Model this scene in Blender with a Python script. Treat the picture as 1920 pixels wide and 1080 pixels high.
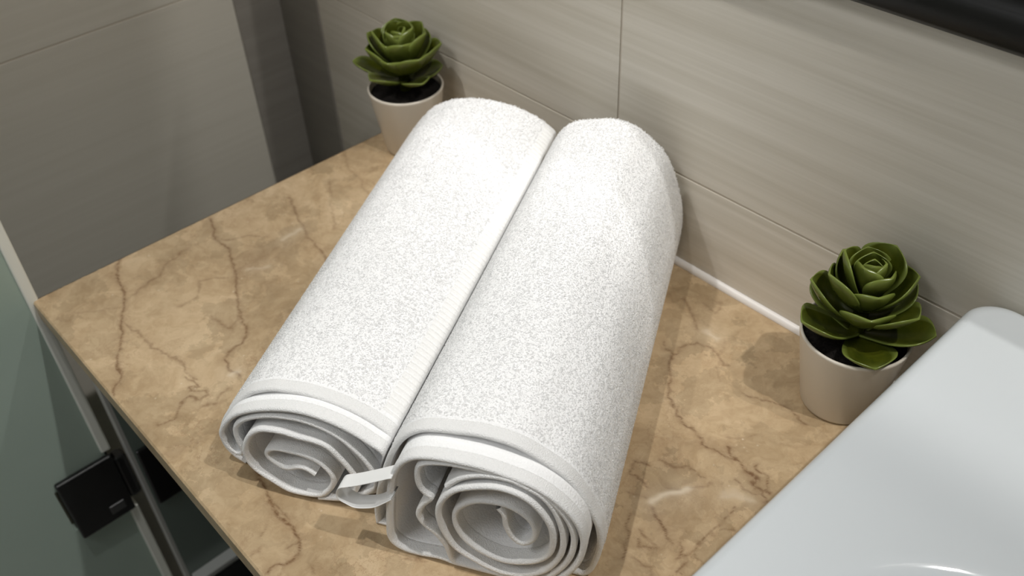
import bpy, math, random
import numpy as np
from mathutils import Matrix, Vector
for o in list(bpy.data.objects): bpy.data.objects.remove(o)
S = bpy.context.scene
COL = S.collection
rng = np.random.default_rng(7)
random.seed(7)

# ------------------------------------------------------------------ camera
ZC = 0.85                                   # counter top height; wall plane y = 0, counter left end x = 0
CAMP = np.array([0.7667, -0.54175, 1.40])
CR = np.array([[0.67840755, 0.73371366, -0.03778173],
               [0.463378, -0.46722332, -0.75298287],
               [-0.57012632, 0.49332204, -0.6569546]])   # rows: right, down, forward
FPX = 1800.0
cam = bpy.data.cameras.new('camera')
camo = bpy.data.objects.new('camera', cam); COL.objects.link(camo)
M3 = np.stack([CR[0], -CR[1], -CR[2]], 1)
camo.matrix_world = Matrix.Translation(CAMP.tolist()) @ Matrix(M3.tolist()).to_4x4()
cam.sensor_width = 36; cam.lens = FPX / 1920 * 36
cam.clip_start = 0.02; cam.clip_end = 30
cam.dof.use_dof = True; cam.dof.focus_distance = 0.635; cam.dof.aperture_fstop = 8.0
S.camera = camo

# ------------------------------------------------------------------ world, lights, exposure
w = bpy.data.worlds.new('world'); S.world = w; w.use_nodes = True
w.node_tree.nodes['Background'].inputs[0].default_value = (1, .97, .93, 1)
w.node_tree.nodes['Background'].inputs[1].default_value = 0.035
S.view_settings.view_transform = 'Standard'; S.view_settings.look = 'None'
S.view_settings.gamma = 1; S.view_settings.use_curve_mapping = False
S.view_settings.exposure = -0.39
S.cycles.max_bounces = 8; S.cycles.diffuse_bounces = 5; S.cycles.caustics_reflective = False
S.cycles.caustics_refractive = False; S.cycles.sample_clamp_indirect = 4

def spot(name, loc, aim, watts, size, angle, blend, col):
    l = bpy.data.lights.new(name, 'SPOT'); l.energy = watts; l.shadow_soft_size = size
    l.spot_size = math.radians(angle); l.spot_blend = blend; l.color = col
    o = bpy.data.objects.new(name, l); COL.objects.link(o); o.location = loc
    o.rotation_euler = (Vector(aim) - Vector(loc)).to_track_quat('-Z', 'Y').to_euler()
    return o
WARM = (1.0, .982, .95)
spot('downlight_right', (1.10, -.13, 2.34), (.44, -.18, ZC), 43, .016, 90, .5, WARM)
spot('fill_spot_middle', (.30, -.48, 2.34), (.33, -.40, ZC), 39, .016, 40, 1.0, WARM)  # added overhead fill, evens the light on towels and counter front
spot('fill_spot_front', (.08, -1.18, 2.35), (.20, -.12, .95), 8, .018, 60, 1.0, WARM)  # added weak fill for the surfaces facing the camera
spot('downlight_left', (-.05, -.45, 2.15), (.17, .0, 1.18), 30, .016, 37, 1.0, WARM)
spot('reflection_spot_right', (1.10, .079, 2.34), (.38, -.25, ZC), 50, .016, 80, .5, WARM)  # added behind the wall, imitates the right downlight reflected by the mirror
spot('reflection_spot_front', (1.10, .44, 2.34), (.16, -.24, ZC), 36, .016, 25, .8, WARM)  # added behind the wall, imitates a second reflected downlight
fill = bpy.data.lights.new('ceiling_fill', 'AREA'); fill.energy = 9; fill.size = .5; fill.color = (.95, .97, 1)
fo = bpy.data.objects.new('ceiling_fill', fill); COL.objects.link(fo); fo.location = (.35, -1.35, 2.38)  # unseen soft light added as general room fill

# ------------------------------------------------------------------ helpers
def ray(x, y):
    return CR.T @ np.array([(x - 960) / FPX, (y - 540) / FPX, 1.0])
def counter_xy(x, y):                       # place of a vein or mark measured on the counter top
    d = ray(x, y); t = (ZC - CAMP[2]) / d[2]; return (CAMP + d * t)[:2]

def link(name, me, mat, parent=None, smooth=False):
    o = bpy.data.objects.new(name, me); COL.objects.link(o)
    if mat: me.materials.append(mat)
    if parent is not None: o.parent = parent
    if smooth: me.polygons.foreach_set('use_smooth', [True] * len(me.polygons))
    return o
def mesh(name, V, Fc):
    me = bpy.data.meshes.new(name); me.from_pydata([tuple(map(float, v)) for v in V], [], Fc); me.update(); return me
def gridmesh(name, P, closed_u=False, closed_v=False):
    """P: (n, m, 3) grid of points -> quads (fast)."""
    n, m, _ = P.shape
    i = np.arange(n if closed_u else n - 1); j = np.arange(m if closed_v else m - 1)
    I, J = np.meshgrid(i, j, indexing='ij'); I2 = (I + 1) % n; J2 = (J + 1) % m
    Q = np.stack([I * m + J, I2 * m + J, I2 * m + J2, I * m + J2], -1).reshape(-1, 4)
    me = bpy.data.meshes.new(name)
    me.vertices.add(n * m); me.vertices.foreach_set('co', P.reshape(-1).astype(np.float32))
    me.loops.add(Q.size); me.loops.foreach_set('vertex_index', Q.reshape(-1).astype(np.int32))
    me.polygons.add(len(Q)); me.polygons.foreach_set('loop_start', (np.arange(len(Q)) * 4).astype(np.int32))
    me.polygons.foreach_set('loop_total', np.full(len(Q), 4, np.int32))
    me.update(calc_edges=True); me.validate()
    return me
def boxes(name, L, bevel=0.0):
    V = []; Fc = []
    for (x0, x1, y0, y1, z0, z1) in L:
        b = len(V)
        V += [(x0, y0, z0), (x1, y0, z0), (x1, y1, z0), (x0, y1, z0), (x0, y0, z1), (x1, y0, z1), (x1, y1, z1), (x0, y1, z1)]
        Fc += [tuple(b + k for k in f) for f in ((0, 3, 2, 1), (4, 5, 6, 7), (0, 1, 5, 4), (1, 2, 6, 5), (2, 3, 7, 6), (3, 0, 4, 7))]
    return mesh(name, V, Fc)
def box(name, x0, x1, y0, y1, z0, z1, mat, parent=None, bevel=0.0, seg=2):
    off = np.array(parent.location) if parent is not None else np.zeros(3)
    me = boxes(name, [(x0 - off[0], x1 - off[0], y0 - off[1], y1 - off[1], z0 - off[2], z1 - off[2])])
    o = link(name, me, mat, parent)
    if bevel:
        m = o.modifiers.new('bevel', 'BEVEL'); m.width = bevel; m.segments = seg; m.limit_method = 'ANGLE'
    return o
def lathe(name, prof, mat, parent, n=64, closed=True):
    th = np.linspace(0, 2 * np.pi, n, endpoint=False)
    P = np.array([[(r * math.cos(t), r * math.sin(t), z) for (r, z) in prof] for t in th])
    return link(name, gridmesh(name, P, closed_u=True), mat, parent, True)
def empty(name, loc, label, cat, group=None):
    o = bpy.data.objects.new(name, None); COL.objects.link(o); o.location = loc
    o.empty_display_size = .02
    tag(o, label, cat, group); return o
def tag(o, label=None, cat=None, group=None, kind=None):
    if label: o['label'] = label
    if cat: o['category'] = cat
    if group: o['group'] = group
    if kind: o['kind'] = kind
    return o
def catmull(P, step):
    P = np.asarray(P, float)
    Q = np.vstack([2 * P[0] - P[1], P, 2 * P[-1] - P[-2]])
    out = []
    for i in range(1, len(Q) - 2):
        p0, p1, p2, p3 = Q[i - 1:i + 3]
        for t in np.linspace(0, 1, 16, endpoint=False):
            out.append(.5 * (2 * p1 + (p2 - p0) * t + (2 * p0 - 5 * p1 + 4 * p2 - p3) * t * t + (3 * p1 - p0 - 3 * p2 + p3) * t ** 3))
    out.append(P[-1]); out = np.array(out)
    for _ in range(6):
        out[1:-1] = .25 * out[:-2] + .5 * out[1:-1] + .25 * out[2:]
    s = np.r_[0, np.cumsum(np.hypot(*np.diff(out, axis=0).T))]
    n = max(4, int(s[-1] / step)); q = np.linspace(0, s[-1], n)
    return np.stack([np.interp(q, s, out[:, 0]), np.interp(q, s, out[:, 1])], 1)

# ------------------------------------------------------------------ materials
def new(name):
    m = bpy.data.materials.new(name); m.use_nodes = True
    nt = m.node_tree; b = nt.nodes['Principled BSDF']; return m, nt, b
def simple(name, col, rough=.5, metal=0, spec=.5, coat=0, trans=0):
    m, nt, b = new(name)
    b.inputs['Base Color'].default_value = (*col, 1); b.inputs['Roughness'].default_value = rough
    b.inputs['Metallic'].default_value = metal; b.inputs['Specular IOR Level'].default_value = spec
    b.inputs['Coat Weight'].default_value = coat; b.inputs['Transmission Weight'].default_value = trans
    return m
def N(nt, t, **k):
    n = nt.nodes.new(t)
    for a, v in k.items(): setattr(n, a, v)
    return n
def ramp(nt, src, stops):
    r = N(nt, 'ShaderNodeValToRGB'); e = r.color_ramp.elements
    e[0].position, e[0].color = stops[0][0], (*stops[0][1], 1)
    e[1].position, e[1].color = stops[-1][0], (*stops[-1][1], 1)
    for p, c in stops[1:-1]:
        x = e.new(p); x.color = (*c, 1)
    nt.links.new(src, r.inputs[0]); return r.outputs[0]
def noise(nt, vec, scale, detail=4, rough=.55, dist=0):
    n = N(nt, 'ShaderNodeTexNoise'); n.inputs['Scale'].default_value = scale; n.inputs['Detail'].default_value = detail
    n.inputs['Roughness'].default_value = rough; n.inputs['Distortion'].default_value = dist
    if vec is not None: nt.links.new(vec, n.inputs['Vector'])
    return n
def mix(nt, fac, a, b, mode='MIX'):
    x = N(nt, 'ShaderNodeMix', data_type='RGBA', blend_type=mode)
    for s, v in ((x.inputs[0], fac), (x.inputs[6], a), (x.inputs[7], b)):
        if isinstance(v, (int, float)): s.default_value = v
        elif isinstance(v, tuple): s.default_value = (*v, 1)
        else: nt.links.new(v, s)
    return x.outputs[2]
def bump(nt, b, h, strength, dist):
    n = N(nt, 'ShaderNodeBump'); n.inputs['Strength'].default_value = strength; n.inputs['Distance'].default_value = dist
    nt.links.new(h, n.inputs['Height']); nt.links.new(n.outputs[0], b.inputs['Normal'])
def world_pos(nt):
    return N(nt, 'ShaderNodeNewGeometry').outputs['Position']
def mapped(nt, vec, scale):
    m = N(nt, 'ShaderNodeMapping'); m.inputs['Scale'].default_value = scale; nt.links.new(vec, m.inputs[0]); return m.outputs[0]

def tile_material(name, sc, a, bcol):
    m, nt, b = new(name); p = world_pos(nt)
    n1 = noise(nt, mapped(nt, p, sc), 1.0, 5, .6)
    n2 = noise(nt, mapped(nt, p, tuple(s * 3.1 for s in sc)), 1.0, 3, .6)
    f = mix(nt, .35, n1.outputs[0], n2.outputs[0])
    c = ramp(nt, f, [(.36, a), (.5, tuple((x + y) / 2 for x, y in zip(a, bcol))), (.64, bcol)])
    nt.links.new(c, b.inputs['Base Color']); b.inputs['Roughness'].default_value = .42
    bump(nt, b, n2.outputs[0], .12, .0006)
    return m
M_TILE = tile_material('linen_tile', (1.6, 1.6, 80.0), (.575, .53, .445), (.70, .655, .575))
M_TILE_LEFT = tile_material('linen_tile_left', (2.0, 2.0, 120.0), (.61, .575, .50), (.65, .615, .54))
M_CORNER_SHADE = tile_material('corner_shade_strip', (3.0, 3.0, 60.0), (.25, .23, .205), (.29, .27, .24))  # dark tone stands for shade in the room corner
M_GROUT = simple('grout', (.52, .465, .385), .9)
M_SILICONE = simple('silicone', (.78, .75, .72), .35)
M_PAINT = simple('white_paint', (.72, .71, .69), .8)
M_FLOOR = simple('floor_tile', (.30, .29, .27), .5)

# marble: measured veins live in a vertex attribute, the clouding is procedural
def marble():
    m, nt, b = new('cream_marble'); p = world_pos(nt)
    warp = noise(nt, p, 9, 5, .6)
    wv = mix(nt, .09, p, warp.outputs['Color'], 'ADD')
    cl = noise(nt, wv, 11, 6, .62, .6)
    base = ramp(nt, cl.outputs[0], [(.30, (.28, .193, .106)), (.46, (.40, .286, .160)), (.58, (.475, .350, .208)), (.72, (.565, .435, .275))])
    fine = noise(nt, wv, 70, 5, .65, .8)
    base = mix(nt, .30, base, ramp(nt, fine.outputs[0], [(.36, (.36, .25, .15)), (.64, (.64, .50, .33))]), 'MIX')
    vo = N(nt, 'ShaderNodeTexVoronoi', feature='DISTANCE_TO_EDGE'); vo.inputs['Scale'].default_value = 21
    wf = noise(nt, p, 34, 6, .65)
    wv2 = mix(nt, .10, p, wf.outputs['Color'], 'ADD'); nt.links.new(wv2, vo.inputs['Vector'])
    crack = ramp(nt, vo.outputs['Distance'], [(.0, (1, 1, 1)), (.028, (0, 0, 0))])
    cm = noise(nt, p, 14, 3, .5)
    cf = mix(nt, 1.0, crack, ramp(nt, cm.outputs[0], [(.48, (0, 0, 0)), (.66, (.55, .55, .55))]), 'MULTIPLY')
    base = mix(nt, cf, base, (.27, .16, .085))
    for sc_, st_, wd_ in ((30, .42, .010), (62, .34, .016)):        # fine curly threads and pale shell-like flecks
        nn = noise(nt, wv2, sc_, 3, .5, 1.2)
        th_ = ramp(nt, nn.outputs[0], [(.5 - wd_, (0, 0, 0)), (.5, (st_, st_, st_)), (.5 + wd_, (0, 0, 0))])
        base = mix(nt, mix(nt, 1.0, th_, ramp(nt, noise(nt, p, 17, 2).outputs[0], [(.42, (0, 0, 0)), (.6, (1, 1, 1))]), 'MULTIPLY'), base, (.30, .19, .10))
    pv = N(nt, 'ShaderNodeTexVoronoi', feature='F1'); pv.inputs['Scale'].default_value = 34; nt.links.new(wv2, pv.inputs['Vector'])
    bw = N(nt, 'ShaderNodeRGBToBW'); nt.links.new(pv.outputs['Color'], bw.inputs[0])
    base = mix(nt, .8, base, ramp(nt, bw.outputs[0], [(.2, (.86, .86, .85)), (.8, (1.13, 1.13, 1.14))]), 'MULTIPLY')
    at = N(nt, 'ShaderNodeAttribute', attribute_name='vein'); 
    br = noise(nt, p, 260, 4, .6)
    vm = mix(nt, 1.0, at.outputs['Color'], ramp(nt, br.outputs[0], [(.36, (.45, .45, .45)), (.56, (1, 1, 1))]), 'MULTIPLY')
    base = mix(nt, vm, base, (.165, .088, .042))
    at2 = N(nt, 'ShaderNodeAttribute', attribute_name='pale')
    base = mix(nt, at2.outputs['Color'], base, (.72, .62, .48))
    sp = N(nt, 'ShaderNodeTexVoronoi', feature='F1'); sp.inputs['Scale'].default_value = 120; nt.links.new(p, sp.inputs['Vector'])
    spk = ramp(nt, sp.outputs['Distance'], [(.0, (.5, .5, .5)), (.14, (0, 0, 0))])
    spm = noise(nt, p, 40, 2)
    spf = mix(nt, 1.0, spk, ramp(nt, spm.outputs[0], [(.56, (0, 0, 0)), (.62, (1, 1, 1))]), 'MULTIPLY')
    base = mix(nt, spf, base, (.80, .70, .55))
    nt.links.new(base, b.inputs['Base Color']); b.inputs['Roughness'].default_value = .30
    b.inputs['Specular IOR Level'].default_value = .35
    return m
M_MARBLE = marble()

def terry(name, amp, scale, col):
    m, nt, b = new(name); p = world_pos(nt)
    n1 = noise(nt, p, scale, 3, .7); 
    v = N(nt, 'ShaderNodeTexVoronoi', feature='F1'); v.inputs['Scale'].default_value = scale * .75; nt.links.new(p, v.inputs['Vector'])
    h = mix(nt, .5, n1.outputs[0], v.outputs['Distance'])
    b.inputs['Base Color'].default_value = (*col, 1); b.inputs['Roughness'].default_value = .95
    b.inputs['Specular IOR Level'].default_value = .1
    b.inputs['Sheen Weight'].default_value = .25; b.inputs['Sheen Roughness'].default_value = .6
    bump(nt, b, h, amp, .0016)
    return m
M_TERRY = terry('terry_pile', .4, 900, (.93, .93, .93))
def loopmat():
    m = simple('cotton_loop', (.93, .93, .93), .9, spec=.1); nt = m.node_tree; b = nt.nodes['Principled BSDF']
    tr = N(nt, 'ShaderNodeBsdfTranslucent'); tr.inputs[0].default_value = (.93, .93, .93, 1)
    ms = N(nt, 'ShaderNodeMixShader'); ms.inputs[0].default_value = .5
    nt.links.new(b.outputs[0], ms.inputs[1]); nt.links.new(tr.outputs[0], ms.inputs[2])
    nt.links.new(ms.outputs[0], nt.nodes['Material Output'].inputs[0]); return m
M_LOOP = loopmat()
M_HEM = terry('hem_weave', .6, 1700, (.90, .897, .89))
M_RIB = terry('ribbed_weave', .3, 1400, (.88, .875, .86))
M_RIBBON = simple('satin_ribbon', (.88, .88, .87), .5)

M_POT_W = simple('white_melamine', (.64, .585, .50), .3)
M_SOIL = None
def soil():
    m, nt, b = new('dark_soil'); p = world_pos(nt); n = noise(nt, p, 420, 5, .7)
    nt.links.new(ramp(nt, n.outputs[0], [(.4, (.004, .003, .003)), (.7, (.022, .018, .015))]), b.inputs['Base Color'])
    b.inputs['Roughness'].default_value = .95; b.inputs['Specular IOR Level'].default_value = .2
    bump(nt, b, n.outputs[0], 1, .002); return m
M_SOIL = soil()
def leafmat():
    m, nt, b = new('succulent_leaf'); p = world_pos(nt)
    at = N(nt, 'ShaderNodeAttribute', attribute_name='rim')
    n = noise(nt, p, 60, 4, .6)
    c0 = ramp(nt, n.outputs[0], [(.38, (.038, .050, .003)), (.62, (.078, .088, .007))])
    c = mix(nt, at.outputs['Fac'], c0, (.20, .25, .05))
    nt.links.new(c, b.inputs['Base Color']); b.inputs['Roughness'].default_value = .24
    b.inputs['Subsurface Weight'].default_value = .0
    b.inputs['Transmission Weight'].default_value = 0
    tr = N(nt, 'ShaderNodeBsdfTranslucent'); tr.inputs[0].default_value = (.12, .165, .015, 1)
    ms = N(nt, 'ShaderNodeMixShader'); ms.inputs[0].default_value = .22
    nt.links.new(b.outputs[0], ms.inputs[1]); nt.links.new(tr.outputs[0], ms.inputs[2])
    nt.links.new(ms.outputs[0], nt.nodes['Material Output'].inputs[0])
    return m
M_LEAF = leafmat()
M_CERAMIC = simple('white_ceramic', (.72, .76, .785), .08, coat=.3)
M_BLACK = simple('black_metal', (.006, .006, .006), .35)
M_FRAME = simple('black_lacquer', (.008, .008, .007), .45, spec=.25)
M_CHROME = simple('brushed_steel', (.55, .55, .53), .3, 1)
M_SEAL = simple('clear_seal', (.80, .81, .74), .4)
M_PANEL = simple('dark_panel', (.19, .23, .205), .25)
M_PANELEDGE = simple('panel_edge', (.55, .55, .52), .4)
M_GLINT = simple('glint_steel', (.16, .16, .16), .5, 1)
M_RAIL = simple('grey_enamel', (.55, .56, .53), .35)
def frosted():
    m, nt, b = new('frosted_glass'); p = world_pos(nt); n = noise(nt, p, 3, 3)
    nt.links.new(ramp(nt, n.outputs[0], [(.35, (.52, .65, .56)), (.65, (.60, .73, .64))]), b.inputs['Base Color'])
    b.inputs['Roughness'].default_value = .55; b.inputs['Transmission Weight'].default_value = .35
    return m
M_FROST = frosted()
def two_way():  # half see-through so the added spots behind the pane shine out
    m = bpy.data.materials.new('mirror_glass'); m.use_nodes = True; nt = m.node_tree; nt.nodes.remove(nt.nodes['Principled BSDF'])
    g = N(nt, 'ShaderNodeBsdfGlossy'); g.inputs['Roughness'].default_value = .01; g.inputs['Color'].default_value = (.9, .92, .91, 1)
    t = N(nt, 'ShaderNodeBsdfTransparent'); ms = N(nt, 'ShaderNodeMixShader'); ms.inputs[0].default_value = .5
    nt.links.new(g.outputs[0], ms.inputs[1]); nt.links.new(t.outputs[0], ms.inputs[2])
    nt.links.new(ms.outputs[0], nt.nodes['Material Output'].inputs[0]); return m
M_MIRROR = two_way()

# ------------------------------------------------------------------ room shell
XL, XR, YF, ZT = -.27, 1.75, -1.9, 2.42
MX0, MX1, MZ0, MZ1 = -.02, 1.32, 1.199, 1.86      # mirror pane opening
def sub(r, h):
    """rectangle minus rectangle -> list of rectangles (a0,a1,b0,b1)"""
    a0, a1, b0, b1 = r; c0, c1, d0, d1 = h
    if c0 >= a1 or c1 <= a0 or d0 >= b1 or d1 <= b0: return [r]
    out = []
    if d0 > b0: out.append((a0, a1, b0, d0))
    if d1 < b1: out.append((a0, a1, d1, b1))
    e0, e1 = max(b0, d0), min(b1, d1)
    if c0 > a0: out.append((a0, c0, e0, e1))
    if c1 < a1: out.append((c1, a1, e0, e1))
    return out
HOLE = (MX0 - .02, MX1 + .02, MZ0 - .02, MZ1 + .02)
wb = link('wall_back', boxes('wall_back', [(a, b, .0007, .06, c, d) for a, b, c, d in sub((XL - .06, XR + .06, 0, ZT), (HOLE[0] - .3, HOLE[1] + .08, HOLE[2], 2.38))]), M_GROUT); tag(wb, kind='structure')  # opening oversized so the added reflection spots reach the pane
wl = box('wall_left', XL - .06, XL - .0007, YF, .06, 0, ZT, M_GROUT); tag(wl, kind='structure')
wr = box('wall_right', XR, XR + .06, YF, .06, 0, ZT, M_PAINT); tag(wr, kind='structure')
wf = box('wall_front', XL - .06, XR + .06, YF - .06, YF, 0, ZT, M_PAINT); tag(wf, kind='structure')
fl = box('floor', XL - .06, XR + .06, YF - .06, .06, -.06, 0, M_FLOOR); tag(fl, kind='structure')
ce = box('ceiling', XL - .06, XR + .06, YF - .06, .06, ZT, ZT + .06, M_PAINT); tag(ce, kind='structure')
# black box added behind the mirror around the spots that imitate its reflections
rc = link('reflection_spot_box', boxes('reflection_spot_box', [(-.5, 1.6, .5, .53, 1.0, 2.5), (-.53, -.5, .06, .53, 1.0, 2.5), (1.6, 1.63, .06, .53, 1.0, 2.5), (-.53, 1.63, .06, .53, .97, 1.0), (-.53, 1.63, .06, .53, 2.5, 2.53)]), M_BLACK)
tag(rc, kind='structure')

J = .0009
def bevel_tile(o):
    m = o.modifiers.new('bevel', 'BEVEL'); m.width = .0005; m.segments = 2; m.limit_method = 'ANGLE'
zs = [.04 + .3 * k for k in range(9)]
zs = [0] + zs[0:]                                # joints at .04 .34 .64 .94 1.24 ...
zs = [0, .34, .64, .94, 1.24, 1.54, 1.84, 2.14, ZT]
xs = [XL, .2905, .8905, 1.4905, XR]
for k in range(len(zs) - 1):
    for i in range(len(xs) - 1):
        r = (xs[i] + J, xs[i + 1] - J, zs[k] + J, zs[k + 1] - J)
        rr = sub(r, HOLE)
        if not rr: continue
        o = link('tile', boxes('tile', [(a, b, 0, .004, c, d) for a, b, c, d in rr]), M_TILE, wb)
        if len(rr) == 1: bevel_tile(o)
ys = [0, -.60, -1.20, YF]
for k in range(len(zs) - 1):
    for i in range(3):
        o = box('tile', XL - .004, XL, ys[i + 1] + J, ys[i] - J, zs[k] + J, zs[k + 1] - J, M_TILE_LEFT, wl); bevel_tile(o)
# thin dark strips laid on both walls to imitate shade in the corner
t1 = link('corner_shade', boxes('corner_shade', [(XL, -.18, -.0025, 0, 0, ZT), (XL, XL + .0025, -.062, -.0025, 0, ZT)]), M_CORNER_SHADE); tag(t1, kind='structure')
# silicone bead where counter meets the wall
t2n = 10
V = []
for x in (0.0, 1.40):
    for k in range(t2n):
        a = k / (t2n - 1) * math.pi / 2
        V.append((x, -.0048 + .0046 * (1 - math.cos(a)) , ZC + .0002 + .0052 * math.sin(a) ))
V += [(0, .0, ZC), (1.40, .0, ZC)]
n = t2n
Fc = [(k, k + 1, n + k + 1, n + k) for k in range(n - 1)]
t2 = link('trim_2', mesh('trim_2', V, Fc), M_SILICONE, None, True); tag(t2, kind='structure')

# ------------------------------------------------------------------ counter
VE = []
def vl(sc, ox, oy, pts, wd, st): VE.append(([(ox + x / sc, oy + y / sc) for x, y in pts], wd, st))
A_ = (1.928, 60, 240)
vl(*A_, [(305, 440), (318, 510), (308, 550), (335, 590), (328, 650), (322, 700), (325, 760), (315, 830), (318, 890), (295, 960), (290, 975)], 1.7, .75)
vl(*A_, [(330, 700), (370, 735), (430, 770), (470, 815), (520, 840), (545, 870), (600, 905)], 1.2, .5)
vl(*A_, [(640, 330), (660, 385), (700, 430), (735, 490), (745, 550), (735, 600), (745, 650), (765, 690), (778, 740), (760, 780), (710, 815), (700, 840), (725, 870), (760, 890)], 1.9, .7)
vl(*A_, [(660, 390), (720, 400), (790, 385), (850, 400)], 1.3, .45)
vl(*A_, [(370, 610), (400, 570), (430, 545), (470, 520), (500, 480), (560, 440)], 2.0, .5)
vl(*A_, [(540, 640), (590, 610), (605, 560), (650, 545), (700, 540)], 1.6, .4)
vl(*A_, [(640, 680), (660, 700), (720, 730), (750, 700), (745, 640)], 2.4, .45)
vl(*A_, [(930, 250), (970, 340), (1000, 390), (1030, 430), (1050, 450), (1090, 500)], 1.9, .6)
vl(*A_, [(1075, 190), (1080, 300), (1090, 370)], 2.2, .35)
vl(*A_, [(1110, 60), (1150, 150), (1190, 190), (1220, 250)], 2.0, .3)
vl(*A_, [(555, 905), (590, 912), (605, 935), (560, 940), (590, 960), (640, 945), (650, 965), (600, 985), (560, 975), (530, 1000), (520, 1040), (480, 1065), (440, 1075)], 1.1, .6)
vl(*A_, [(620, 1000), (670, 990), (720, 940)], 1.0, .5)
vl(*A_, [(90, 690), (130, 700), (160, 660), (250, 655), (320, 650)], 2.0, .25)
B_ = (4.908, 440, 860)
vl(*B_, [(200, 130), (250, 220), (260, 300), (330, 410), (370, 480), (440, 560), (490, 600), (560, 660), (610, 730), (590, 800), (575, 890), (545, 940), (450, 990), (350, 1030), (250, 1060)], 1.3, .8)
vl(*B_, [(320, 380), (420, 460), (490, 540), (500, 610)], .9, .5)
vl(*B_, [(230, 740), (250, 690), (275, 640)], .6, .4)
vl(*B_, [(490, 835), (570, 795), (640, 790)], .7, .5)
vl(*B_, [(130, 900), (180, 860), (230, 850)], .5, .4)
vl(*B_, [(700, 970), (715, 1040), (730, 1080)], .7, .4)
vl(*B_, [(1560, 930), (1620, 940), (1700, 930), (1767, 950)], .9, .5)
C_ = (2.0775, 1160, 560)
vl(*C_, [(175, 165), (185, 200), (215, 215), (250, 190), (310, 165), (360, 185), (400, 230), (410, 260)], 1.2, .6)
vl(*C_, [(205, 215), (205, 280), (195, 330), (205, 390), (240, 460), (290, 520), (340, 570), (400, 610), (480, 635)], 1.4, .7)
vl(*C_, [(415, 565), (440, 600), (480, 635), (510, 670), (540, 710), (560, 750), (590, 772)], 1.4, .85)
vl(*C_, [(530, 640), (545, 680), (570, 700), (585, 740), (560, 765), (568, 802)], 1.0, .7)
vl(*C_, [(465, 710), (500, 740), (545, 765)], 1.0, .6)
vl(*C_, [(355, 710), (290, 740), (220, 745), (180, 740)], 1.0, .5)
vl(*C_, [(440, 815), (410, 860), (350, 910), (290, 970), (270, 990)], .8, .65)
vl(*C_, [(365, 920), (400, 900), (460, 905)], .8, .4)
vl(*C_, [(130, 820), (140, 850), (165, 890)], 1.8, .85)
vl(*C_, [(165, 890), (190, 930), (210, 950)], .9, .6)
vl(*C_, [(235, 930), (255, 960), (235, 1000), (265, 985)], 1.1, .7)
vl(*C_, [(265, 1020), (230, 1040), (220, 1065), (245, 1075)], 1.0, .6)
vl(*C_, [(40, 850), (30, 920), (22, 980), (10, 1030)], 1.6, .6)
vl(*C_, [(95, 905), (130, 930), (150, 960), (100, 965), (90, 935)], 1.1, .55)
vl(*C_, [(110, 650), (60, 635), (45, 690), (100, 700), (115, 730)], 1.2, .6)
vl(*C_, [(50, 760), (90, 770), (125, 775)], .8, .45)
vl(*C_, [(150, 630), (220, 650), (290, 655), (330, 690)], 1.2, .5)
vl(*C_, [(265, 0), (275, 40), (300, 90), (310, 115)], 1.6, .55)
vl(*C_, [(330, 20), (380, 60), (400, 20), (360, 0)], 1.6, .35)
vl(*C_, [(410, 150), (400, 240), (385, 330)], 1.2, .3)
vl(*C_, [(485, 365), (530, 385), (590, 400), (640, 420), (690, 455), (730, 490)], .9, .55)
vl(*C_, [(415, 545), (480, 545), (530, 530)], .8, .35)
vl(*C_, [(60, 1020), (120, 1040), (130, 1075)], 1.0, .5)
vl(*C_, [(300, 980), (330, 1020)], .9, .4)
PALE = []
def pl(sc, ox, oy, pts, wd, st): PALE.append(([(ox + x / sc, oy + y / sc) for x, y in pts], wd, st))
pl(*C_, [(130, 795), (160, 770), (215, 760), (270, 745)], 5.0, .6)
pl(*C_, [(410, 760), (480, 770), (520, 790)], 6, .3)
pl(*C_, [(345, 125), (380, 150)], 5, .4)
pl(*A_, [(910, 400), (970, 370)], 5, .35)
pl(*A_, [(720, 890), (750, 880)], 4, .4)
pl(*A_, [(780, 510), (850, 500)], 4, .2)
CX1, CY0, CTH = 1.40, -.44, .020
gx = np.r_[np.arange(0, .66, .00125), np.linspace(.66, CX1, 12)]
gy = np.arange(CY0 + .0015, .0001, .00125)
gx[0] = .0015
X, Y = np.meshgrid(gx, gy, indexing='ij')
vein = np.zeros_like(X); pale = np.zeros_like(X)
def smooth_noise(X, Y, cell, seed):
    r = np.random.default_rng(seed); n0, n1 = int(1.6 / cell) + 4, int(.6 / cell) + 4
    g = r.uniform(-1, 1, (n0, n1)); u = X / cell + 1; v = (Y + .5) / cell + 1
    i = np.floor(u).astype(int); j = np.floor(v).astype(int); fu = u - i; fv = v - j
    fu = fu * fu * (3 - 2 * fu); fv = fv * fv * (3 - 2 * fv)
    return (g[i, j] * (1 - fu) + g[i + 1, j] * fu) * (1 - fv) + (g[i, j + 1] * (1 - fu) + g[i + 1, j + 1] * fu) * fv
WX = X + .0028 * smooth_noise(X, Y, .012, 1) + .0014 * smooth_noise(X, Y, .004, 2)
WY = Y + .0028 * smooth_noise(X, Y, .012, 3) + .0014 * smooth_noise(X, Y, .004, 4)
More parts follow.
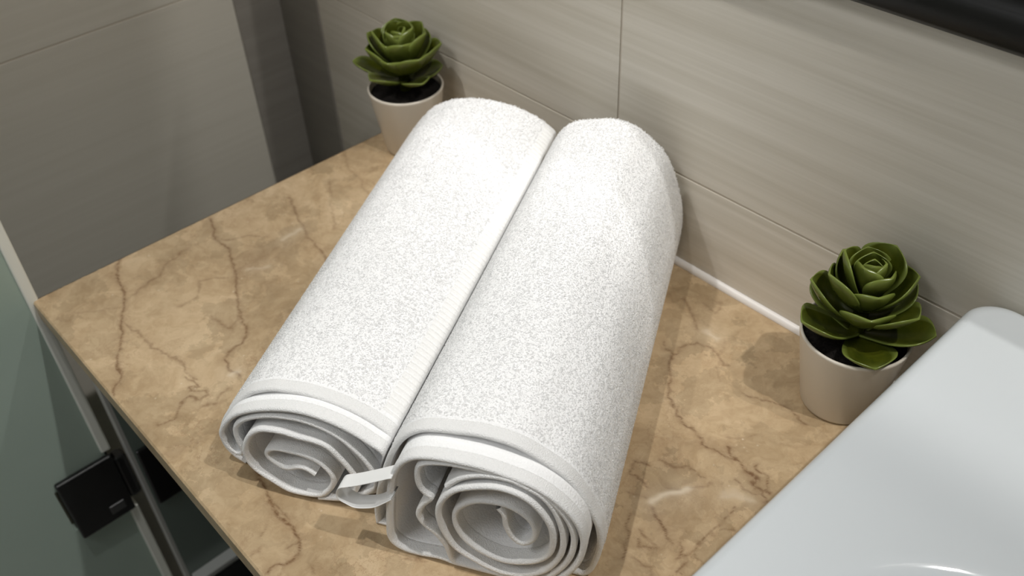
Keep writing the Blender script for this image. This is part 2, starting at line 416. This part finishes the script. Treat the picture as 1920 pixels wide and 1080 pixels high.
for lst, arr in ((VE, vein), (PALE, pale)):
    for pts, wd, st in lst:
        P = np.array([counter_xy(*p) for p in pts])
        wm = wd * .00042 + .00045
        for a, b in zip(P[:-1], P[1:]):
            lo = np.minimum(a, b) - .02; hi = np.maximum(a, b) + .02
            i0, i1 = np.searchsorted(gx, [lo[0], hi[0]]); j0, j1 = np.searchsorted(gy, [lo[1], hi[1]])
            if i0 >= i1 or j0 >= j1: continue
            sx, sy = WX[i0:i1, j0:j1], WY[i0:i1, j0:j1]
            ab = b - a; t = np.clip(((sx - a[0]) * ab[0] + (sy - a[1]) * ab[1]) / (ab @ ab + 1e-12), 0, 1)
            d = np.hypot(sx - a[0] - t * ab[0], sy - a[1] - t * ab[1])
            val = st * np.exp(-(d / wm) ** 2) + st * .28 * np.exp(-(d / (wm * 4.5)) ** 2)
            arr[i0:i1, j0:j1] = np.maximum(arr[i0:i1, j0:j1], val)
ct = empty('vanity_counter', (0, CY0, ZC - CTH), 'beige marble worktop with brown veins, under the towels and the sink', 'worktop')
P = np.stack([X, Y - CY0, np.full_like(X, CTH)], -1)
me = gridmesh('marble_top', P)
for nm, arr in (('vein', vein), ('pale', pale)):
    at = me.color_attributes.new(nm, 'FLOAT_COLOR', 'POINT')
    c = np.repeat(np.clip(arr.reshape(-1, 1), 0, 1), 4, 1).astype(np.float32); c[:, 3] = 1
    at.data.foreach_set('color', c.reshape(-1))
link('marble_top', me, M_MARBLE, ct)
V = [(0, 0, 0), (CX1, 0, 0), (CX1, -CY0, 0), (0, -CY0, 0),
     (0, 0, CTH - .0015), (CX1, 0, CTH - .0015), (CX1, -CY0, CTH - .0015), (0, -CY0, CTH - .0015),
     (.0015, .0015, CTH), (CX1, .0015, CTH), (CX1, -CY0, CTH), (.0015, -CY0, CTH)]
Fc = [(0, 3, 2, 1), (0, 1, 5, 4), (1, 2, 6, 5), (2, 3, 7, 6), (3, 0, 4, 7), (4, 5, 9, 8), (7, 4, 8, 11)]
link('slab_edge', mesh('slab_edge', V, Fc), M_MARBLE, ct)

# ------------------------------------------------------------------ vanity frame under the counter
va = empty('vanity_unit', (0, -.42, 0), 'dark vanity base with side panel, below the marble worktop beside the glass door', 'vanity')
box('side_panel', 0.0, .018, -.420, -.002, .0, ZC - CTH, M_PANEL, va)
box('panel_edge', 0.0, .018, -.4235, -.420, .0, ZC - CTH, M_PANELEDGE, va)
box('side_panel', 1.36, 1.378, -.420, -.002, .0, ZC - CTH, M_PANEL, va)
box('back_panel', .018, 1.36, -.020, -.002, .0, ZC - CTH, M_PANEL, va)
sr = box('shelf_rail', .018, .034, -.418, -.30, .404, .414, M_RAIL, va, .002)
box('shelf', .018, 1.36, -.418, -.020, .385, .404, M_BLACK, va)

# ------------------------------------------------------------------ glass shower door with hinge
gd = empty('shower_door', (-.005, -.79, 0), 'frosted green glass shower door with black hinge left of the vanity', 'shower door')
HZ0, HZ1 = .552, .640
gl = link('glass_pane', boxes('glass_pane', [(-.010 + .005, .0 + .005, -1.15 + .79, -.500 + .79, .012, 2.0), (-.005, .005, -.500 + .79, -.442 + .79, .012, HZ0 + .012), (-.005, .005, -.500 + .79, -.442 + .79, HZ1 - .012, 2.0)]), M_FROST, gd)
for z0, z1 in ((.012, HZ0 - .002), (HZ1 + .004, 2.0)):
    box('edge_seal', -.0125, .0028, -.4445, -.4345, z0, z1, M_SEAL, gd, .002, 3)
hg = link('hinge', boxes('hinge', [(-.013 + .005, .0035 + .005, -.4382 + .79, -.4243 + .79, HZ0 + .012, HZ1 - .012)]), M_BLACK, gd)
hb = hg.modifiers.new('bevel', 'BEVEL'); hb.width = .004; hb.segments = 2
def hpart(name, x0, x1, y0, y1, z0, z1, m, bv=.002):
    me = boxes(name, [(x0 + .005, x1 + .005, y0 + .79, y1 + .79, z0, z1)]); o = link(name, me, m, hg)
    md = o.modifiers.new('bevel', 'BEVEL'); md.width = bv; md.segments = 2
hpart('clamp_plate', .0002, .0072, -.497, -.438, HZ0, HZ1, M_BLACK)
hpart('clamp_plate', -.0172, -.0102, -.497, -.438, HZ0, HZ1, M_BLACK)
hpart('mounting_plate', .0185, .0225, -.418, -.372, HZ0, HZ1, M_BLACK)
hpart('hinge_glint', .0070, .0092, -.462, -.446, HZ0 + .012, HZ0 + .024, M_GLINT, .0008)  # small steel block imitating a highlight on the clamp plate

# ------------------------------------------------------------------ mirror
mr = empty('wall_mirror', (.65, 0, 1.15), 'wall mirror in a black moulded frame above the sink', 'mirror')
FW = .062
def frame_side(name, p0, p1, inn):
    """stepped moulding swept along one side; inn = direction towards the pane"""
    prof = [(0, 0), (0, -.014), (.004, -.018), (.018, -.018), (.022, -.013), (.040, -.013), (.045, -.018), (.052, -.018), (.057, -.012), (FW, -.010), (FW, 0)]
    p0 = np.array(p0); p1 = np.array(p1); inn = np.array(inn, float); d = (p1 - p0) / np.linalg.norm(p1 - p0)
    G = np.array([[p0 + inn * a + d * a + np.array([0, b, 0]) for a, b in prof], [p1 + inn * a - d * a + np.array([0, b, 0]) for a, b in prof]])
    G -= np.array([.65, 0, 1.15])
    o = link(name, gridmesh(name, G), M_FRAME, mr)
x0, x1, z0, z1 = MX0 - FW, MX1 + FW, MZ0 - FW, MZ1 + FW
frame_side('frame_rail', (x0, 0, z0), (x1, 0, z0), (0, 0, 1)); frame_side('frame_rail', (x1, 0, z1), (x0, 0, z1), (0, 0, -1))
frame_side('frame_stile', (x0, 0, z1), (x0, 0, z0), (1, 0, 0)); frame_side('frame_stile', (x1, 0, z0), (x1, 0, z1), (-1, 0, 0))
link('mirror_glass', mesh('mirror_glass', [(MX0 - .65, -.010, MZ0 - 1.15), (MX1 - .65, -.010, MZ0 - 1.15), (MX1 - .65, -.010, MZ1 - 1.15), (MX0 - .65, -.010, MZ1 - 1.15)], [(0, 1, 2, 3)]), M_MIRROR, mr)

# ------------------------------------------------------------------ sink
def rrect(x0, x1, y0, y1, r, z, n=14, m=10):
    r = max(1e-4, min(r, (x1 - x0) / 2 - 1e-4, (y1 - y0) / 2 - 1e-4)); out = []
    cs = [(x1 - r, y1 - r, 0), (x0 + r, y1 - r, 90), (x0 + r, y0 + r, 180), (x1 - r, y0 + r, 270)]
    for k, (cx, cy, a0) in enumerate(cs):
        for t in range(n + 1):
            a = math.radians(a0 + 90 * t / n); out.append((cx + r * math.cos(a), cy + r * math.sin(a), z))
        nx = cs[(k + 1) % 4]; a = math.radians(a0 + 90)
        p = np.array(out[-1]); q = np.array((nx[0] + r * math.cos(a), nx[1] + r * math.sin(a), z))
        for t in range(1, m): out.append(tuple(p + (q - p) * t / m))
    return out
SX0, SX1, SY0, SY1, SH = .6175, 1.085, -.43, -.0015, .121
sk = empty('countertop_sink', ((SX0 + SX1) / 2, (SY0 + SY1) / 2, ZC), 'white glossy ceramic basin standing on the marble beside the right succulent', 'sink')
cx, cy = sk.location[0], sk.location[1]
loops = []
def add(ins, z, r, box4=(SX0, SX1, SY0, SY1)):
    a, b, c, d = box4; loops.append(rrect(a + ins - cx, b - ins - cx, c + ins - cy, d - ins - cy, r, z))
add(.012, 0, .02); add(.006, .012, .022); add(.0, SH - .02, .022)
R_ = .009
for k in range(0, 9):
    a = math.radians(90 * k / 8); add(R_ * (1 - math.cos(a)), SH - R_ + R_ * math.sin(a), .022)
BX = (.655, 1.045, -.402, -.183)
def lerp_box(t): return tuple(p + (q - p) * t for p, q in zip((SX0 + R_, SX1 - R_, SY0 + R_, SY1 - R_), BX))
for t in (.25, .5, .75): add(0, SH - .0012 * math.sin(math.pi * t / 2), .022 + .08 * t, lerp_box(t))
for k in range(0, 13):
    a = math.radians(82 * k / 12); RB = .020
    add(RB * math.sin(a), SH - .0012 - RB * (1 - math.cos(a)), .11, BX)
e = .020 * math.sin(math.radians(82)); zb = SH - .0012 - .020 * (1 - math.cos(math.radians(82)))
for k in range(1, 11):
    t = k / 10; add(e + .095 * (1 - math.cos(math.radians(90 * t))) * .95, zb - (zb - .022) * math.sin(math.radians(90 * t)), .11 - .02 * t, BX)
P = np.array(loops)
# cap the middle of the bowl
last = P[-1]; mid = last.mean(0)
for t in (.6, .25, .02): P = np.concatenate([P, (mid + (last - mid) * t - np.array([0, 0, .004 * (1 - t)]))[None]])
so = link('basin', gridmesh('basin', P, closed_v=True), M_CERAMIC, sk, True)
dr = lathe('drain', [(.0, .0235), (.020, .0235), (.022, .0225), (.022, .019)], M_CHROME, sk, 32)
dr.location = (mid[0], mid[1], 0)

# ------------------------------------------------------------------ towels
class Towel: pass
def make_towel(T, name, label):
    t = Towel(); t.px, t.py, t.ang, t.L, t.a, t.b, t.a2, t.b2 = T
    t.d = np.array([-math.sin(t.ang), math.cos(t.ang), 0]); t.u = np.array([math.cos(t.ang), math.sin(t.ang), 0])
    t.G = np.array([t.px, t.py, ZC]); t.squeeze = None
    t.root = empty(name, tuple(t.G), label, 'towel', 'rolled hand towels on the marble'); return t
def backproject(t, pts, sc, ox, oy, aoff):
    """front-face measurements -> metres across / up in the towel's own front plane"""
    out = []
    for x, y in pts:
        r = ray(ox + x / sc, oy + y / sc); O = t.G + t.d * aoff
        k = ((O - CAMP) @ t.d) / (r @ t.d); q = CAMP + r * k - O
        out.append((q @ t.u, q[2]))
    return np.array(out)
def cellnoise(n, m, cn, cm, seed):
    r = np.random.default_rng(seed); gn, gm = int(n / cn) + 3, int(m / cm) + 3
    g = r.uniform(-1, 1, (gn, gm)); u = np.arange(n) / cn; v = np.arange(m) / cm
    i = u.astype(int); j = v.astype(int); fu = (u - i)[:, None]; fv = (v - j)[None]
    fu = fu * fu * (3 - 2 * fu); fv = fv * fv * (3 - 2 * fv)
    return (g[np.ix_(i, j)] * (1 - fu) + g[np.ix_(i + 1, j)] * fu) * (1 - fv) + (g[np.ix_(i, j + 1)] * (1 - fu) + g[np.ix_(i + 1, j + 1)] * fu) * fv
def place(t, uv, a):
    """uv (n,2) across/up at the front; a (m,) axial -> (n,m,3) with the roll widening to its far end"""
    s = np.clip(a / t.L, 0, 1)[None]
    ku = 1 + (t.a2 / t.a - 1) * s; kv = 1 + (t.b2 / t.b - 1) * s
    U = uv[:, 0:1] * ku; Vv = uv[:, 1:2] * kv
    return U[..., None] * t.u + Vv[..., None] * np.array([0, 0, 1.0]) + a[None, :, None] * t.d
def squeeze(t, U, W, s):
    """the left roll is pressed by the right one: keep it clear of its neighbour's outline at each height"""
    if not t.squeeze: return U
    k, kz = 1 - .148 * s, 1 + .185 * s
    nb = np.interp(W / kz, [.0, .018, .044, .063, .082, .098, .11], [-.0868, -.0855, -.0792, -.0730, -.0660, -.0575, -.045])
    um = .1427 - .0056 * s + nb * k - t.squeeze; q = .004
    return np.where(U > um - q, um - q + q * np.tanh((U - um + q) / q), U)
def strip(t, name, uv, a0, a1, th, mat, step_ax=.006, jit=0, seed=0, flip=1, round_front=True, rib=None, lift=0, sag=0):
    """a sheet of cloth: uv curve swept from a0 to a1 with thickness th, rounded front and back edges"""
    uv = np.asarray(uv); n = len(uv)
    tg = np.gradient(uv, axis=0); tg /= np.linalg.norm(tg, axis=1)[:, None] + 1e-9
    nr = np.stack([-tg[:, 1], tg[:, 0]], 1) * flip                 # outward normal
    k = np.ones(5) / 5
    for c in (0, 1): nr[2:-2, c] = np.convolve(nr[:, c], k, 'valid')
    nr /= np.linalg.norm(nr, axis=1)[:, None] + 1e-9
    a0 = np.broadcast_to(np.asarray(a0, float), (n,))
    m = max(3, int((a1 - a0.min()) / step_ax)) if np.isscalar(step_ax) else None
    ax = np.linspace(0, 1, m) if m else np.asarray(step_ax)
    # ring: outer back->front, cap, inner front->back, cap
    ang = np.linspace(0, np.pi, 7)[1:-1]
    rows = []
    h = th / 2
    A_list = [(1 - f, +1.0, 0) for f in ax] + [(0, math.cos(q), math.sin(q)) for q in ang] + [(f, -1.0, 0) for f in ax] + [(1, -math.cos(q), -math.sin(q)) for q in ang]
    f = np.array([x[0] for x in A_list]); o = np.array([x[1] for x in A_list]); c = np.array([x[2] for x in A_list])
    A = a0[:, None] + h + (a1 - h - a0[:, None] - h) * f[None] - c[None] * h
    off = np.broadcast_to(o[None] * h, A.shape).copy()
    mo = len(ax)
    if jit:
        jn = cellnoise(n, mo, 1.7, 1.7, seed) * .55 + np.random.default_rng(seed + 1).uniform(-1, 1, (n, mo)) * .45
        fade = np.clip((A[:, :mo] - a0[:, None] - .001) / .004, 0, 1)
        off[:, :mo] += jn * jit * fade
        off[:, :mo] += cellnoise(n, mo, 26, 30, seed + 5) * sag
    if rib is not None:
        off[:, :mo] += rib * np.sin(2 * np.pi * A[:, :mo] / .0046)
    off += lift
    s = np.clip(A / t.L, 0, 1)
    U = (uv[:, 0:1] + nr[:, 0:1] * off) * (1 + (t.a2 / t.a - 1) * s)
    W = (uv[:, 1:2] + nr[:, 1:2] * off) * (1 + (t.b2 / t.b - 1) * s)
    W = np.maximum(W, .0004)
    U = squeeze(t, U, W, s)
    P = U[..., None] * t.u + W[..., None] * np.array([0, 0, 1.0]) + A[..., None] * t.d
    me = gridmesh(name, P, closed_v=True)
    return link(name, me, mat, t.root, True)
def terry_loops(t, uv, fl, a0, a1, lift, skip, seed, density=0.78e6):
    """tens of thousands of cotton loops standing on the outer sheet, joined as one piece of stuff"""
    r = np.random.default_rng(seed)
    sl = np.r_[0, np.cumsum(np.hypot(*np.diff(uv, axis=0).T))]
    n = int(sl[-1] * (a1 - a0) * density)
    q = r.uniform(0, 1, n) * sl[-1]; A = r.uniform(a0, a1, n)
    f = q / sl[-1]; ok = ~((f > skip[0]) & (f < skip[1])); q, A = q[ok], A[ok]
    tg = np.gradient(uv, axis=0); tg /= np.linalg.norm(tg, axis=1)[:, None]
    nr = np.stack([-tg[:, 1], tg[:, 0]], 1) * fl
    I = lambda c: np.interp(q, sl, c)
    C2 = np.stack([I(uv[:, 0]), I(uv[:, 1])], 1); NN = np.stack([I(nr[:, 0]), I(nr[:, 1])], 1); NN /= np.linalg.norm(NN, axis=1)[:, None]
    keep = (C2[:, 1] > .012); C2, NN, A = C2[keep], NN[keep], A[keep]; n = len(A)
    TT = np.stack([NN[:, 1], -NN[:, 0]], 1)
    ph = r.uniform(0, np.pi, n); sp = r.uniform(.0005, .0009, n); ht = r.uniform(.0004, .0009, n); wd = r.uniform(.00022, .00034, n)
    lean = r.normal(0, .00035, (n, 2))
    prof = [(-1, 0), (-.95, .55), (-.45, .95), (.45, .95), (.95, .55), (1, 0)]
    cs, sn = np.cos(ph), np.sin(ph)
    P = np.zeros((n, 6, 2, 3))                                   # (tangent, normal, axial)
    for k, (x, y) in enumerate(prof):
        for e, sgn in enumerate((-1, 1)):
            P[:, k, e, 0] = sp * x * cs - sgn * wd * sn + lean[:, 0] * y
            P[:, k, e, 2] = sp * x * sn + sgn * wd * cs + lean[:, 1] * y
            P[:, k, e, 1] = ht * y
    off = P[..., 1] + lift
    u = C2[:, 0][:, None, None] + NN[:, 0][:, None, None] * off + TT[:, 0][:, None, None] * P[..., 0]
    v = C2[:, 1][:, None, None] + NN[:, 1][:, None, None] * off + TT[:, 1][:, None, None] * P[..., 0]
    ax = A[:, None, None] + P[..., 2]
    s = np.clip(ax / t.L, 0, 1)
    U = u * (1 + (t.a2 / t.a - 1) * s); W = np.maximum(v * (1 + (t.b2 / t.b - 1) * s), .0006)
    U = squeeze(t, U, W, s)
    X = (U[..., None] * t.u + W[..., None] * np.array([0, 0, 1.0]) + ax[..., None] * t.d).reshape(-1, 3)
    b = (np.arange(n) * 12)[:, None, None]; k = np.arange(5)[None, :, None] * 2
    Q = (b + k + np.array([0, 1, 3, 2])[None, None]).reshape(-1, 4)
    me = bpy.data.meshes.new('terry_loops')
    me.vertices.add(len(X)); me.vertices.foreach_set('co', X.reshape(-1).astype(np.float32))
    me.loops.add(Q.size); me.loops.foreach_set('vertex_index', Q.reshape(-1).astype(np.int32))
    me.polygons.add(len(Q)); me.polygons.foreach_set('loop_start', (np.arange(len(Q)) * 4).astype(np.int32))
    me.polygons.foreach_set('loop_total', np.full(len(Q), 4, np.int32)); me.update(calc_edges=True)
    o = link('terry_loops', me, M_LOOP, t.root, True); o['kind'] = 'stuff'
FRONT = np.r_[np.linspace(0, .1, 26), np.linspace(.14, 1, 14)]

def build_roll(t, sc, ox, oy, inner, second, outer, oi, o2, rec, seed, rib_rng):
    th = .0036
    # innermost windings
    uv = catmull(np.maximum(backproject(t, inner, sc, ox, oy, oi), [-9, .0042]), .0013)
    a0 = oi + .0015 * np.sin(np.linspace(0, 9, len(uv)))
    strip(t, 'inner_winding', uv, a0 + .0075, t.L - .006, th, M_TERRY, FRONT, .00018, seed)
    strip(t, 'hem', uv, a0, oi + .0125, th * 1.12, M_HEM, np.linspace(0, 1, 8), .00006, seed + 2)
    # second sheet with its fold
    uv = catmull(np.maximum(backproject(t, second, sc, ox, oy, o2), [-9, .0030]), .0013)
    strip(t, 'folded_sheet', uv, o2 + .0085, t.L - .004, th, M_TERRY, FRONT, .00018, seed + 10)
    strip(t, 'hem', uv, o2, o2 + .0095, th * 1.12, M_HEM, np.linspace(0, 1, 8), .00006, seed + 12)
    # outer sheet
    uv = catmull(np.maximum(backproject(t, outer, sc, ox, oy, rec), [-9, .0022]), .00125)
    c = np.array([uv[:, 0].mean(), uv[:, 1].mean()])
    tg = np.gradient(uv, axis=0); nr = np.stack([-tg[:, 1], tg[:, 0]], 1)
    fl = 1 if ((uv - c) * nr).sum() > 0 else -1
    strip(t, 'outer_sheet', uv, rec + .0085, t.L, .0046, M_TERRY, .00160, .0002, seed + 20, fl)
    strip(t, 'hem', uv, rec, rec + .010, .0041, M_HEM, np.linspace(0, 1, 10), .00008, seed + 22, fl)
    terry_loops(t, uv, fl, rec + .0105, t.L - .001, .0020, rib_rng, seed + 40)
    # ribbed woven border on the side that faces the other towel
    s = np.linspace(0, 1, len(uv)); k = (s > rib_rng[0]) & (s < rib_rng[1])
    strip(t, 'ribbed_border', uv[k], rec + .011, t.L - .004, .0040, M_RIB, .0006, .0001, seed + 30, fl, rib=.0005, lift=.0008)
    return uv

TL = make_towel([.3519, -.3818, .4996, .360, .0587, .0481, .0680, .0590], 'rolled_towel', 'left rolled white terry towel, farther from the sink, with an oval roll end')
TR_ = make_towel([.4862, -.3298, .5141, .338, .0744, .052, .0634, .0616], 'rolled_towel', 'right rolled white terry towel, nearer the sink, with a ribbon loop at its front')
TL.squeeze = .0042
L_in = [(720, 765), (660, 730), (600, 718), (520, 728), (440, 690), (388, 645), (392, 612), (440, 602), (520, 617), (620, 642), (720, 682), (790, 735), (832, 790), (832, 840), (795, 885), (740, 903), (640, 888), (540, 858), (430, 790), (340, 730), (280, 670), (252, 610), (252, 550), (282, 492), (335, 462), (400, 462), (500, 482), (600, 517), (720, 552), (800, 592), (870, 660), (940, 740), (985, 810), (985, 880), (930, 930), (840, 935), (740, 925)]
L_2 = [(1135, 850), (1128, 790), (1060, 680), (960, 580), (870, 510), (760, 450), (640, 405), (520, 380), (400, 370), (290, 380), (215, 405), (180, 445), (183, 500), (205, 555), (228, 600), (212, 622), (165, 603), (112, 552), (84, 490), (104, 430), (162, 372), (242, 342), (350, 327), (500, 327), (650, 352), (800, 402), (950, 472), (1080, 552), (1180, 625), (1205, 700), (1190, 790), (1120, 860), (1010, 910), (900, 930), (800, 925)]
L_out = [(260, 690), (180, 630), (115, 560), (92, 480), (118, 390), (180, 305), (240, 248), (305, 212), (420, 195), (520, 204), (650, 226), (800, 271), (950, 331), (1100, 411), (1225, 505), (1268, 580), (1265, 690), (1210, 790), (1110, 880), (960, 930), (800, 935), (600, 890), (430, 815)]
build_roll(TL, 3.6, 390, 680, L_in, L_2, L_out, -.003, -.0005, .012, 100, (.525, .575))
R_in = [(1000, 560), (1038, 610), (1045, 665), (1075, 730), (1120, 770), (1165, 780), (1210, 755), (1222, 710), (1190, 650), (1130, 600), (1050, 560), (960, 540), (860, 534), (780, 560), (738, 605), (745, 680), (800, 760), (900, 830), (1020, 880), (1130, 893), (1240, 880), (1310, 835), (1330, 760), (1320, 680), (1275, 600), (1200, 520), (1110, 467), (1000, 433), (880, 428), (760, 443), (692, 482), (650, 540), (647, 610), (680, 700), (750, 795), (860, 868), (960, 922), (1060, 957), (1180, 966), (1290, 940), (1370, 860), (1388, 770), (1372, 680), (1330, 590), (1260, 510), (1150, 445), (1040, 400), (900, 378), (790, 388), (725, 415), (690, 440)]
R_2 = [(820, 935), (730, 875), (690, 790), (630, 715), (556, 655), (522, 600), (545, 545), (598, 500), (560, 470), (528, 430), (514, 370), (522, 318), (562, 294), (690, 296), (830, 322), (980, 358), (1130, 415), (1270, 485), (1370, 575), (1440, 680), (1455, 780), (1420, 880), (1320, 965), (1180, 1003), (1030, 985), (900, 945), (800, 905), (740, 890), (650, 856), (530, 842), (425, 800), (354, 740), (345, 640), (345, 560), (350, 450), (370, 362), (420, 293), (500, 260), (620, 264), (750, 287), (900, 322), (1050, 372), (1200, 432), (1330, 512), (1430, 602), (1492, 692), (1512, 790), (1480, 890), (1390, 975), (1250, 1025), (1100, 1030)]
R_out = [(420, 835), (340, 800), (298, 740), (280, 650), (270, 560), (290, 430), (320, 330), (360, 232), (420, 152), (500, 107), (600, 97), (750, 112), (900, 132), (1100, 192), (1250, 272), (1400, 372), (1500, 482), (1570, 602), (1610, 700), (1610, 820), (1540, 950), (1420, 1040), (1200, 1075), (980, 1040), (820, 980), (680, 930)]
build_roll(TR_, 3.2, 620, 780, R_in, R_2, R_out, -.005, -.003, .013, 200, (.10, .185))
# hanging ribbon loop of the right towel
rp = backproject(TR_, [(1440, 185), (1400, 190), (1280, 218), (1150, 245), (1040, 263), (965, 273), (938, 300), (935, 345), (960, 380), (1020, 415), (1100, 452), (1200, 458), (1290, 448), (1400, 400), (1440, 380)], 4.908, 440, 860, -.006)
strip(TR_, 'ribbon_loop', catmull(rp, .0008), -.006, .005, .0006, M_RIBBON, np.linspace(0, 1, 6))

# ------------------------------------------------------------------ succulents
SW = [0, .2, .42, .60, .75, .86, .93, .97, .99, 1.0]; WW = [.40, .60, .86, .985, .99, .85, .62, .36, .16, .02]
def leaf_mesh(name, length, width, elev, curl, cup, thick=.0021):
    ns, nw = 21, 9
    s = 1 - (1 - np.linspace(0, 1, ns)) ** 1.35; wv = np.linspace(-1, 1, nw)
    hw = np.interp(s, SW, WW); hw[1:-1] = .25 * hw[:-2] + .5 * hw[1:-1] + .25 * hw[2:]; hw = hw * width / 2
    el = math.radians(elev) + math.radians(curl) * s
    ds = np.diff(s) * length
    r = np.r_[0, np.cumsum(np.cos(el[:-1]) * ds)]; z = np.r_[0, np.cumsum(np.sin(el[:-1]) * ds)]
    up = np.stack([-np.sin(el), 0 * el, np.cos(el)], 1)
    ctr = np.stack([r, 0 * r, z], 1)
    P = ctr[:, None] + np.stack([0 * hw, hw, 0 * hw], 1)[:, None] * wv[None, :, None]
    P = P + up[:, None] * (cup * hw[:, None] * wv[None] ** 2)[..., None]
    tk = thick * (1 - .6 * np.abs(wv) ** 4)[None] * (1 - .6 * s[:, None] ** 4)
    top = P + up[:, None] * (tk / 2)[..., None]; bot = P - up[:, None] * (tk * 1.3)[..., None]
    ring = np.concatenate([top, bot[:, ::-1]], 1)
    cap0 = ring[:1].mean(1, keepdims=True).repeat(ring.shape[1], 1); cap1 = ring[-1:].mean(1, keepdims=True).repeat(ring.shape[1], 1)
    G = np.concatenate([cap0, ring, cap1])
    me = gridmesh(name, G, closed_v=True)
    rim = np.maximum(np.abs(wv)[None] ** 9 * np.ones((ns, 1)), (s[:, None] ** 14) * np.ones((1, nw)))
    rim = np.concatenate([rim, rim[:, ::-1] * .6 + .4], 1); rim = np.concatenate([rim[:1], rim, rim[-1:]])
    at = me.attributes.new('rim', 'FLOAT', 'POINT'); at.data.foreach_set('value', rim.reshape(-1).astype(np.float32))
    return me
def succulent(cxy, label, leaves, rt, rb, H, zoff=0):
    r = empty('potted_succulent', (cxy[0], cxy[1], ZC), label, 'plant', 'small potted succulents on the counter')
    t = .0022
    prof = [(0, .0004), (rb - .003, .0004), (rb - .001, .001), (rb, .003), (rt - .0004, H - .003), (rt, H - .0012), (rt - .0006, H), (rt - t + .0004, H), (rt - t, H - .001), (rt - t - .001, H - .009)]
    lathe('pot', prof, M_POT_W, r, 96)
    lathe('soil', [(0, H - .004), (.015, H - .0045), (rt - t - .004, H - .006), (rt - t - .0006, H - .0072)], M_SOIL, r, 64)
    lathe('stem', [(.006, H - .006), (.0055, H + .01), (.004, H + .044), (.0, H + .052)], M_LEAF, r, 16)
    for (az, el, ln, wd, zb, curl, cup) in leaves:
        o = link('leaf', leaf_mesh('leaf', ln, wd, el, curl, cup), M_LEAF, r, True)
        a = math.radians(az); o.location = (.0025 * math.cos(a), .0025 * math.sin(a), H - .004 + zb + (zoff if zb > .02 else 0))
        o.rotation_euler = (0, 0, a)
    return r
#        az    el  len   wid   zb   curl cup
SUC_R = [(-42, -5, .041, .037, .002, 30, .34), (-118, 12, .049, .036, .004, 30, .38), (18, 8, .051, .035, .004, 24, .32), (95, 12, .046, .036, .004, 26, .3), (165, 14, .047, .036, .004, 26, .3),
         (-52, 30, .036, .037, .014, 30, .42), (-146, 26, .048, .034, .014, 34, .42), (-4, 24, .047, .035, .015, 28, .38), (58, 28, .045, .036, .014, 28, .36), (118, 28, .045, .036, .014, 28, .36),
         (-126, 38, .045, .034, .025, 30, .46), (-44, 40, .032, .029, .027, 32, .44), (34, 38, .044, .035, .025, 28, .4), (170, 44, .043, .034, .025, 28, .4), (100, 44, .042, .034, .026, 26, .4),
         (-158, 52, .041, .030, .034, 26, .46), (-14, 50, .030, .027, .037, 30, .46), (82, 56, .042, .037, .033, 20, .36), (138, 58, .034, .030, .036, 22, .4),
         (-98, 58, .025, .024, .043, 30, .5), (22, 66, .023, .021, .045, 26, .5), (128, 66, .026, .025, .043, 24, .5), (-60, 78, .017, .014, .049, 18, .6), (120, 82, .018, .015, .048, 12, .6)]
succulent((.558, -.0405), 'green succulent in a white pot in front of the sink, right of the towels', SUC_R, .039, .0285, .071)
SUC_L = [(-140, 24, .054, .026, .006, 4, .35), (-88, 16, .043, .028, .009, 18, .35), (-12, 14, .043, .028, .009, 16, .32), (60, 12, .040, .032, .006, 20, .3), (140, 14, .040, .032, .006, 20, .3),
         (-118, 28, .045, .036, .023, 34, .42), (-62, 26, .039, .036, .022, 34, .42), (-10, 26, .048, .036, .022, 30, .4), (44, 26, .050, .036, .022, 30, .4), (100, 30, .048, .036, .022, 28, .4), (172, 30, .048, .036, .022, 28, .4), (-150, 34, .048, .032, .026, 30, .42),
         (-130, 46, .045, .033, .030, 26, .42), (-80, 44, .034, .032, .031, 28, .42), (-30, 44, .040, .033, .030, 28, .42), (30, 46, .046, .034, .029, 24, .4), (86, 48, .046, .034, .029, 22, .4), (150, 50, .046, .034, .029, 22, .4),
         (-104, 60, .034, .028, .037, 24, .46), (-42, 60, .033, .028, .037, 24, .46), (24, 62, .038, .030, .036, 20, .44), (100, 66, .038, .030, .035, 16, .4), (176, 62, .038, .030, .036, 20, .44), (-70, 76, .026, .020, .043, 14, .5), (60, 80, .028, .022, .042, 8, .5)]
succulent((.045, -.046), 'green succulent in a white pot in the far left corner behind the left towel', SUC_L, .0387, .0279, .071, -.004)
